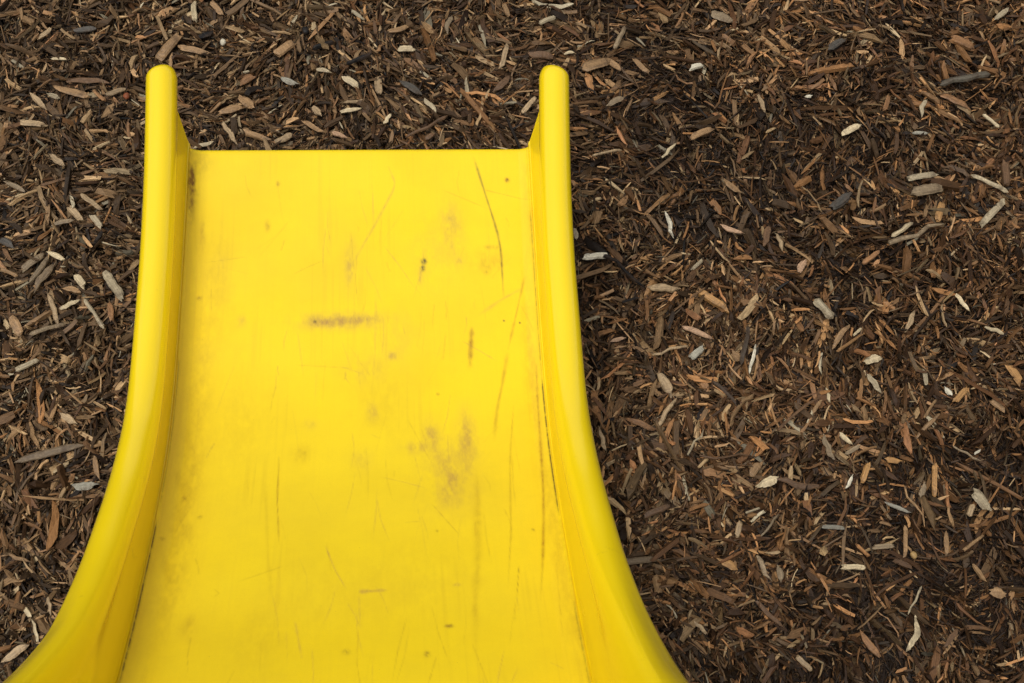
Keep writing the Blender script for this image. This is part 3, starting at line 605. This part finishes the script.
def piece(q, r):
    x0, y0, x1, y1, w, cname, kind, label = q
    L = math.hypot(x1 - x0, y1 - y0); L = max(L, w * 1.05 if kind in ('pebble', 'flake') else L)
    NS = 13; NC = 7; w = w * .86
    s = np.linspace(-1, 1, NS)
    if kind == 'block': prof = np.interp(s, [-1, -.88, -.2, .4, .9, 1], [r.uniform(.5, .85), 1, r.uniform(.92, 1.05), r.uniform(.9, 1.05), r.uniform(.75, .95), r.uniform(.35, .75)]); th = .5
    elif kind == 'splinter': prof = np.interp(s, [-1, -.8, -.2, .45, .85, 1], [r.uniform(.1, .6), r.uniform(.6, .9), 1, r.uniform(.75, .95), r.uniform(.3, .6), .05]); th = .42
    elif kind == 'stick': prof = np.interp(s, np.linspace(-1, 1, 7), r.uniform(.75, 1.05, 7)) * np.clip(1 - np.abs(s) ** 16, 0, 1) ** .5; th = .8
    elif kind == 'twig': prof = np.interp(s, np.linspace(-1, 1, 6), r.uniform(.7, 1.1, 6)) * np.interp(s, [-1, .6, 1], [1, .8, .2]); th = .95
    elif kind == 'flake': prof = np.interp(s, [-1, -.75, -.1, .5, .9, 1], [r.uniform(.25, .6), r.uniform(.7, 1), 1, r.uniform(.8, 1.1), r.uniform(.4, .7), r.uniform(.1, .4)]); th = .3
    else: prof = np.clip(1 - s ** 2, 0, 1) ** .5; th = .8
    prof = np.maximum(prof, .03)
    if r.random() < .5 and kind == 'splinter': prof = prof[::-1]
    a = np.linspace(0, 2 * np.pi, NC, endpoint=False) + .3
    pw = .55 if kind in ('block', 'splinter', 'flake') else 1.0     # squarer section for split wood
    ca = np.sign(np.cos(a)) * np.abs(np.cos(a)) ** pw; sa = np.sign(np.sin(a)) * np.abs(np.sin(a)) ** pw
    ridge = 1 + .10 * r.normal(size=NC)
    V = np.zeros((NS, NC, 3))
    V[..., 0] = (s * L / 2)[:, None] + r.normal(0, .004, (NS, NC)) * L * (1 if kind != 'pebble' else .3)
    if kind in ('block', 'splinter', 'flake'):   # slanted, ragged ends
        V[..., 0] += (np.abs(s) ** 6 * np.sign(s))[:, None] * ca[None, :] * r.uniform(-.6, .6) * w * .5
        V[0, :, 0] += r.normal(0, .22, NC) * w; V[-1, :, 0] += r.normal(0, .22, NC) * w
    V[..., 1] = prof[:, None] * (ca * ridge)[None, :] * w / 2
    V[..., 2] = (prof ** .6)[:, None] * (sa * ridge)[None, :] * w * th / 2
    V[..., 1:] += r.normal(0, .02, (1, NC, 2)) * w + r.normal(0, .012, (NS, NC, 2)) * w
    wob = np.interp(s, np.linspace(-1, 1, 5), r.normal(0, 1, 5) * [0, 1, 1, 1, 0])
    V[..., 1] += (wob * {'twig': .05, 'stick': .02, 'splinter': .03, 'block': .01, 'flake': .015, 'pebble': 0}[kind] * L)[:, None]
    if kind in ('splinter', 'flake') and r.random() < .5: V[..., 1] += ((s ** 2 - .5) * r.normal(0, .05) * L)[:, None]
    V[..., 2] += (-(s ** 2) * r.uniform(0, .05) * L)[:, None]
    V = V.reshape(-1, 3); V = np.vstack([V, [[-L / 2, 0, 0], [L / 2, 0, 0]]])
    fs = []
    for i in range(NS - 1):
        for k in range(NC):
            fs.append((i * NC + k, (i + 1) * NC + k, (i + 1) * NC + (k + 1) % NC, i * NC + (k + 1) % NC))
    e0, e1 = NS * NC, NS * NC + 1
    for k in range(NC):
        fs.append((e0, k, (k + 1) % NC)); fs.append((e1, (NS - 1) * NC + (k + 1) % NC, (NS - 1) * NC + k))
    nm = NAMES[kind]
    if kind == 'flake' and cname in ('slate', 'bluewhite'): nm = 'stone_flake'
    o = mesh_obj(nm, V, fs, M_PIECE, smooth=kind == 'pebble')
    cx, cy = (x0 + x1) / 2, (y0 + y1) / 2
    o.location = (cx, cy, float(gh(cx, cy)) + .0035 + w * th * .3 + (.009 if kind == 'twig' else .004 if kind == 'stick' else 0))
    o.rotation_euler = (r.normal(0, .12), r.normal(0, .05), math.atan2(y1 - y0, x1 - x0))
    c = lin(PC[cname]) * math.exp(r.normal(0, .10)) * 0.78; c = (c * .9 + c.mean() * .1) * np.array([1, .97, .86]) * .96
    o.color = (*c, 1)
    o['label'] = label; o['category'] = CATS[kind] if nm != 'stone_flake' else 'stone flake'
    o['group'] = GRP[kind] if nm != 'stone_flake' else 'stony flakes lying on the mulch'
    return o
for i, q in enumerate(PIECES):
    piece(q, np.random.default_rng(100 + i))

# ------------------------------------------------------------------ the slide
PROFILE = [(0.8832, .1915), (0.8205, .1895), (0.6884, .1935), (0.60, .2010), (0.5400, .2135), (0.4800, .2370), (0.3941, .2872), (0.2919, .3584), (0.2227, .4149), (0.10, .5160), (-.85, 1.30)]
py = np.array([p[0] for p in PROFILE])[::-1]; pz = np.array([p[1] for p in PROFILE])[::-1]
fy = np.linspace(-.85, .8832, 3500); fz = np.interp(fy, py, pz)
ker = np.hanning(201); ker /= ker.sum()
pad = 100
fz_e = np.concatenate([fz[0] + (fz[1] - fz[0]) * np.arange(-pad, 0), fz, fz[-1] + (fz[-1] - fz[-2]) * np.arange(1, pad + 1)])
fz = np.convolve(fz_e, ker, 'valid')
seg = np.hypot(np.diff(fy), np.diff(fz)); arc = np.concatenate([[0], np.cumsum(seg)]); LEN = arc[-1]
def at_arc(s):
    """point and unit normal of the bed's centre line; s measured from the top"""
    s = np.asarray(s, float); y = np.interp(s, arc, fy); z = np.interp(s, arc, fz)
    e = .004; c_ = np.clip(s, e, LEN - e); y2, z2 = np.interp(c_ + e, arc, fy), np.interp(c_ + e, arc, fz); y1, z1 = np.interp(c_ - e, arc, fy), np.interp(c_ - e, arc, fz)
    ty, tz = y2 - y1, z2 - z1; n = np.hypot(ty, tz); ty, tz = ty / n, tz / n
    over = np.maximum(s - LEN, 0)
    return y + over * ty, z + over * tz, -tz, ty, ty, tz     # y,z, ny,nz, ty,tz
def s_of_y(y): return np.interp(y, fy, arc)

slide = bpy.data.objects.new('playground_slide', None); COLL.objects.link(slide)
slide['label'] = 'bright yellow moulded plastic playground slide with scuffed bed and rounded side rails'; slide['category'] = 'slide'

# bed: finely divided where it can be seen, so that scuffs are part of the plastic
HB = .1998
cols = np.concatenate([[-HB], np.linspace(-HB + .0006, HB - .0006, 336), [HB]])
s_vis = s_of_y(.08)
rows = np.concatenate([np.linspace(0, s_vis, 130)[:-1], np.arange(s_vis, LEN, .0013)])
yy, zz, ny_, nz_, ty, tz = at_arc(rows)
def bed_n(a, y):
    a = np.abs(a); wd = np.interp(y, [.3, .5, .88], [.020, .016, .012])
    f = np.clip((a - (HB - .0015 - wd)) / wd, 0, 1)
    n = .0040 * f ** 1.4
    n = n + .0016 * np.exp(-((a - .1978) / .0009) ** 2)     # fine raised parting line
    return n
AA, YY = np.meshgrid(cols, yy); N = bed_n(AA, YY)
top = np.stack([AA, YY + ny_[:, None] * N, zz[:, None] + nz_[:, None] * N], -1)
# rolled front lip: quarter round then back underneath
lipr = .007
y0, z0, n0y, n0z, t0y, t0z = at_arc(LEN)
lip = []
for k in range(1, 9):
    an = k / 8 * math.pi / 2
    du, dn = lipr * math.sin(an), -lipr * (1 - math.cos(an))
    nn = bed_n(cols, .8866)
    lip.append(np.stack([cols, np.full_like(cols, y0 + t0y * du + n0y * dn) + n0y * nn, z0 + t0z * du + n0z * (dn + nn)], -1))
for du, dn in ((lipr, -.018), (lipr, -.032), (.0, -.036)):
    lip.append(np.stack([cols, np.full_like(cols, y0 + t0y * du + n0y * dn), np.full_like(cols, z0 + t0z * du + n0z * dn)], -1))
under_s = np.linspace(LEN - .02, 0, 90)
uy, uz, uny, unz, _, _ = at_arc(under_s)
und = [np.stack([cols, np.full_like(cols, uy[i] - .036 * uny[i]), np.full_like(cols, uz[i] - .036 * unz[i])], -1) for i in range(len(under_s))]
grid = np.concatenate([top, np.array(lip), np.array(und)], 0)
nr, nc = grid.shape[:2]
I = np.arange(nr * nc).reshape(nr, nc)
Fb = np.stack([I[:-1, :-1], I[:-1, 1:], I[1:, 1:], I[1:, :-1]], -1).reshape(-1, 4)
Fe = np.stack([I[-1, :-1], I[-1, 1:], I[0, 1:], I[0, :-1]], -1)
Fb = np.concatenate([Fb, Fe])[:, ::-1]
bed = mesh_obj('slide_bed', grid.reshape(-1, 3), Fb, M_BED, slide)
bed['label'] = 'wide flat yellow bed with scuffs and scratches'

# wear painted at its true place on the bed
WC = {'d': lin((92, 78, 30)), 'o': lin((166, 120, 6)), 'v': lin((170, 130, 66)), 'k': lin((52, 42, 34)), 'r': lin((120, 74, 20)), 'b': lin((112, 76, 8))}  # o: scuff brown, made amber to imitate shade along the left edge
nt = len(rows) * nc
X = top[..., 0]; Y = np.repeat(yy[:, None], nc, 1)
wc = np.zeros((len(rows), nc, 3)); wa = np.zeros((len(rows), nc))
wc[:] = lin((176, 130, 6))
def stamp(m, col, sl):
    a0 = wa[sl]; m = np.clip(m, 0, 1)
    na = a0 + m - a0 * m
    k = np.where(na > 1e-6, m / np.maximum(na, 1e-6), 0)[..., None]
    wc[sl] = wc[sl] * (1 - k) + col * k; wa[sl] = na
def rect(xa, xb, ya, yb):
    i0, i1 = np.searchsorted(yy, [ya, yb]); j0, j1 = np.searchsorted(cols, [xa, xb])
    return slice(max(i0, 0), i1), slice(max(j0, 0), j1)
def brush(x, y, sx, sy, seed): return value_noise(x, y * sy / sx, sx, seed)
FINE = []
rs = np.random.default_rng(31)
for k in range(170):     # hair-fine scratches, most of them running down the slide
    x0, y0 = rs.normal(.02, .10), rs.uniform(.10, .87); l = rs.uniform(.01, .075); a = rs.normal(0, .22) if rs.random() < .8 else rs.uniform(-1.5, 1.5)
    if abs(x0) > .18: continue
    FINE.append(([(x0, y0), (x0 + .5 * l * math.sin(a) + rs.normal(0, .0015), y0 - .5 * l * math.cos(a)), (x0 + l * math.sin(a), y0 - l * math.cos(a))], rs.uniform(.0007, .0013), rs.uniform(.06, .22), 'v' if rs.random() < .5 else 'o'))
for k, (pts, w, op, c) in enumerate(SCRATCHES + FINE):
    p = np.array(pts); n = 60
    t = np.linspace(0, 1, len(p)); tt = np.linspace(0, 1, n)
    # rounded course of the stroke
    px_, py_ = np.interp(tt, t, p[:, 0]), np.interp(tt, t, p[:, 1])
    kk = np.ones(9) / 9; px_[4:-4] = np.convolve(px_, kk, 'valid'); py_[4:-4] = np.convolve(py_, kk, 'valid')
    m_ = max(w * 4, .006)
    sl = rect(px_.min() - m_, px_.max() + m_, py_.min() - m_, py_.max() + m_)
    xs, ys_ = X[sl], Y[sl]
    best = np.full(xs.shape, 1e9); bt = np.zeros(xs.shape)
    for i in range(n - 1):
        dx, dy = px_[i + 1] - px_[i], py_[i + 1] - py_[i]; LL = dx * dx + dy * dy + 1e-12
        u = np.clip(((xs - px_[i]) * dx + (ys_ - py_[i]) * dy) / LL, 0, 1)
        d = np.hypot(xs - px_[i] - u * dx, ys_ - py_[i] - u * dy)
        b = d < best; best[b] = d[b]; bt[b] = ((i + u) / n)[b]
    ww = max(w, .0014) / 2 * (0.55 + .8 * value_noise(xs * 0 + bt * 9, xs * 0 + k, 1, 11 + k))
    ends = np.clip(bt / .12, 0, 1) * np.clip((1 - bt) / .25, 0, 1)
    stamp(1.45 * op * min(1, w / .0010) * np.exp(-(best / ww) ** 2) * ends * (0.55 + .7 * value_noise(xs, ys_, 180, k)), WC[c], sl)
for k, (x, y, rx, ry, op, c) in enumerate(SMUDGES):
    sl = rect(x - rx * 2, x + rx * 2, y - ry * 2, y + ry * 2)
    xs, ys_ = X[sl], Y[sl]
    r2 = ((xs - x) / max(rx, .0010)) ** 2 + ((ys_ - y) / max(ry, .0012)) ** 2
    big = rx > .004 or ry > .004
    if big:
        nz = .55 * value_noise(xs, ys_ * .45, 150, 40 + k) + .45 * value_noise(xs, ys_ * .5, 420, 60 + k)
        m = 1.5 * op * np.exp(-r2 * .8) * np.clip((nz - .18) * 2.2, 0, 1.2)
    else: m = op * np.exp(-r2 ** 1.2) * np.clip(.2 + 1.5 * value_noise(xs, ys_, 700, 90 + k), 0, 1.2)
    stamp(m, WC[c], sl)
# fine parallel wear along the sliding direction, edge dust tinted amber to imitate shaded plastic
fw = value_noise(X, Y * .03, 420, 77) * value_noise(X, Y * .3, 30, 78)
stamp(np.clip((fw - .45) * .5, 0, .12), lin((190, 150, 20)), (slice(None), slice(None)))
edge = np.exp(-((HB - np.abs(X)) / .010) ** 2) * (.35 + .65 * value_noise(X, Y * .25, 260, 79)) * value_noise(X, Y, 14, 80)
stamp(np.clip(edge * .32, 0, .3), lin((196, 146, 4)), (slice(None), slice(None)))
# grime-filled parting seams
for side, ya, yb, seed in ((1, .40, .585, 5), (-1, .225, .41, 6), (1, .12, .30, 7), (-1, .12, .24, 8), (-1, .42, .62, 9), (1, .58, .80, 10)):
    st_ = value_noise(X * 0 + Y, X * 0, 160, seed); f = np.clip((Y - ya) / .02, 0, 1) * np.clip((yb - Y) / .012, 0, 1)
    strong = .95 if seed in (5, 6) else .4
    m = np.exp(-((X * side - .1966) / .0007) ** 2) * f * strong * np.clip(.35 + 1.3 * (st_ - .1) + .5 * value_noise(Y, X * 0, 900, seed), 0, 1)
    stamp(m, lin((40, 30, 14)), (slice(None), slice(None)))
full = np.zeros((nr, nc, 4)); full[:len(rows), :, :3] = wc; full[:len(rows), :, 3] = wa
color_attr(bed.data, 'wear', full.reshape(-1, 4))

# side rails: one closed moulding each; a tube over a thin wall at the exit, swelling into a broad shoulder higher up
def sec_A():
    c, n, r = .2190, .0570, .0178
    pts = [(.1990, -.006), (.1992, .0035), (.2008, .0055), (.2034, .014), (.2066, .026), (.2096, .038)]
    for d in (230, 205, 188, 170, 152, 134, 116, 98, 80, 62, 44, 26, 8, -10, -28):
        pts.append((c + r * math.cos(math.radians(d)), n + r * math.sin(math.radians(d))))
    pts += [(.2300, .030), (.2285, .005), (.2270, -.02), (.2255, -.042), (.205, -.042)]
    return np.array(pts)
def sec_B():
    pts = [(.1990, -.006), (.1992, .0035), (.1996, .013), (.2000, .028), (.2005, .044), (.2012, .060),
           (.2024, .074), (.2042, .086), (.2072, .097), (.2112, .1055), (.2145, .1108), (.2190, .1140), (.2242, .1160), (.2300, .1166), (.2360, .1158),
           (.2420, .1138), (.2480, .1108), (.2540, .1066), (.2596, .1014), (.2645, .0950), (.2676, .087),
           (.2640, .055), (.2560, .02), (.2460, -.02), (.2380, -.042), (.205, -.042)]
    return np.array(pts)
def sec_M():
    return np.array([(.1990, -.006), (.1992, .0035), (.2005, .010), (.2022, .024), (.2042, .038), (.2052, .050), (.2058, .060), (.2072, .069), (.2095, .077), (.2130, .083), (.2165, .087),
        (.2200, .0892), (.2250, .0896), (.2295, .0882), (.2340, .0850), (.2385, .0812), (.2430, .0775), (.2455, .0730), (.2468, .068), (.2472, .062), (.2465, .055), (.244, .035), (.240, .01), (.236, -.02), (.232, -.042), (.205, -.042)])
SA, SM, SB = sec_A(), sec_M(), sec_B()
SB[3:, 1] *= 1.24
def smooth_closed(p, m=4):
    n = len(p); out = []
    for i in range(n):
        p0, p1, p2, p3 = p[i - 1], p[i], p[(i + 1) % n], p[(i + 2) % n]
        for k in range(m):
            t = k / m
            out.append(.5 * ((2 * p1) + (-p0 + p2) * t + (2 * p0 - 5 * p1 + 4 * p2 - p3) * t * t + (-p0 + 3 * p1 - 3 * p2 + p3) * t ** 3))
    return np.array(out)
TIP = .0815
MORPH = [(-.05, 2.3), (.03, 2.1), (.08, 1.85), (.12, 1.5), (.16, 1.2), (.20, .88), (.24, .55), (.28, .30), (.34, .10), (.40, .0)]
def morph(y): return float(np.mean(np.interp(y + np.linspace(-.035, .035, 15), [q[0] for q in MORPH], [q[1] for q in MORPH])))
def blend(t):
    t = max(t, 0)
    return SA * (1 - t) + SM * t if t < 1 else SM * (2 - t) + SB * (t - 1)
def rail(side):
    ss = np.concatenate([np.linspace(0, s_of_y(-.2), 60)[:-1], np.linspace(s_of_y(-.2), LEN, 420)[:-1], LEN + np.linspace(0, TIP - .020, 30), LEN + TIP - .018 + .018 * np.sin(np.linspace(0.03, 1, 22) * math.pi / 2)])
    y, z, ny1, nz1, ty1, tz1 = at_arc(ss)
    ring = []
    for i, s in enumerate(ss):
        yb = y[i]
        t = morph(yb)
        q0 = np.mean([blend(t + d) for d in np.linspace(-.45, .45, 13)], 0) if t > .45 else np.mean([blend(t + d * t / .45) for d in np.linspace(-.45, .45, 13)], 0)
        if s > LEN:     # beyond the lip the wall is cut back to a slanting front edge
            e = (s - LEN) / TIP
            lo = np.interp(e, [0, .03, .65, 1], [-.03, -.004, .041, .048])
            q0 = q0.copy(); wa_ = SA[1:6]
            for k in list(range(6)) + [25]:
                q0[k, 1] = max(q0[k, 1], lo); q0[k, 0] = np.interp(q0[k, 1], wa_[:, 1], wa_[:, 0]) + (.002 if k == 25 else 0)
            for k in range(6, 25): q0[k, 1] = max(q0[k, 1], lo - .001)
        if side < 0: q0 = q0.copy(); q0[6:, 0] += .030 * float(np.clip((.215 - yb) / .16, 0, 1)) ** 1.4
        p = smooth_closed(q0)
        # the cap sags inward a little in the middle of the run-out
        bow = -.0025 * math.exp(-((yb - .46) / .11) ** 2) + (.0095 if side > 0 else .0072) * max(0, (yb - .70) / .26) ** 1.5; p[:, 0] += bow * np.clip(p[:, 1] / .05, 0, 1)
        if s > LEN:
            if s > LEN + TIP - .018:
                q = math.sqrt(max(1 - ((s - (LEN + TIP - .018)) / .018) ** 2, .0004))
                p = np.array([.2190, .0570]) + (p - np.array([.2190, .0570])) * q
        ring.append(np.stack([side * p[:, 0], y[i] + ny1[i] * p[:, 1], z[i] + nz1[i] * p[:, 1]], -1))
    R_ = np.array(ring); n, m = R_.shape[:2]
    I = np.arange(n * m).reshape(n, m); J = np.roll(I, -1, 1)
    Fr = np.stack([I[:-1], J[:-1], J[1:], I[1:]], -1).reshape(-1, 4)
    if side < 0: Fr = Fr[:, ::-1]
    faces = [tuple(f) for f in Fr.tolist()]
    faces.append(tuple(I[0].tolist())[::(-1 if side > 0 else 1)]); faces.append(tuple(I[-1].tolist())[::(1 if side > 0 else -1)])
    o = mesh_obj('side_rail', R_.reshape(-1, 3), faces, M_RAIL, slide)
    # wear: dull inner foot of the wall, a few rubs on the cap
    a = np.abs(R_[..., 0]); yv = R_[..., 1]
    w_ = np.zeros((n, m, 4)); w_[..., :3] = lin((165, 128, 12))
    h = np.sqrt((R_[..., 1] - y[:, None]) ** 2 + (R_[..., 2] - z[:, None]) ** 2)
    foot = (a < .2045) & (h < .05)
    w_[..., 3] = np.where(foot, .16 * value_noise(yv, h * 4, 60, 21) * np.exp(-(h / .02) ** 2), 0)
    color_attr(o.data, 'wear', w_.reshape(-1, 4))
    o['label'] = ('left' if side < 0 else 'right') + ' rounded yellow side rail and wall'
    return o
rail(-1); rail(1)

# ------------------------------------------------------------------ light
SUN_EL, SUN_AZ = math.radians(73), math.radians(-112)    # azimuth from +Y towards +X
sdir = Vector((math.sin(SUN_AZ) * math.cos(SUN_EL), math.cos(SUN_AZ) * math.cos(SUN_EL), math.sin(SUN_EL)))
sl_ = bpy.data.lights.new('sun', 'SUN'); sl_.energy = 1.3; sl_.angle = math.radians(20); sl_.color = (1, .96, .90)
so = bpy.data.objects.new('sun', sl_); COLL.objects.link(so)
so.rotation_euler = sdir.to_track_quat('Z', 'Y').to_euler()
w = bpy.data.worlds.new('World'); SC.world = w; w.use_nodes = True
wt = w.node_tree; wt.nodes.clear()
sky = wt.nodes.new('ShaderNodeTexSky'); sky.sky_type = 'NISHITA'; sky.sun_disc = False
sky.sun_elevation = SUN_EL; sky.sun_rotation = SUN_AZ; sky.dust_density = 4.0; sky.air_density = 1.0
hs = wt.nodes.new('ShaderNodeHueSaturation'); hs.inputs['Saturation'].default_value = .14     # grey cloud cover
bg = wt.nodes.new('ShaderNodeBackground'); bg.inputs[1].default_value = .11
wo = wt.nodes.new('ShaderNodeOutputWorld')
wt.links.new(sky.outputs[0], hs.inputs['Color']); wt.links.new(hs.outputs[0], bg.inputs[0]); wt.links.new(bg.outputs[0], wo.inputs[0])

# ------------------------------------------------------------------ camera
cam = bpy.data.cameras.new('camera'); co_ = bpy.data.objects.new('camera', cam); COLL.objects.link(co_)
Rv = Vector((0.996492, -0.047444, 0.068947)); Uv = Vector((0.015247, 0.912926, 0.407839)); Fv = Vector((0.082293, 0.405357, -0.910447))
Rv = Fv.cross(Uv).normalized(); Uv = Rv.cross(Fv)
mw = Matrix(((Rv.x, Uv.x, -Fv.x, .0384), (Rv.y, Uv.y, -Fv.y, 0), (Rv.z, Uv.z, -Fv.z, 1.62), (0, 0, 0, 1)))
co_.matrix_world = mw
cam.sensor_width = 36; cam.lens = 49.21875; cam.clip_start = .05; cam.clip_end = 500
SC.camera = co_
vs = SC.view_settings; vs.view_transform = 'Standard'; vs.look = 'None'; vs.exposure = 0.22; vs.gamma = 1.0; vs.use_curve_mapping = False
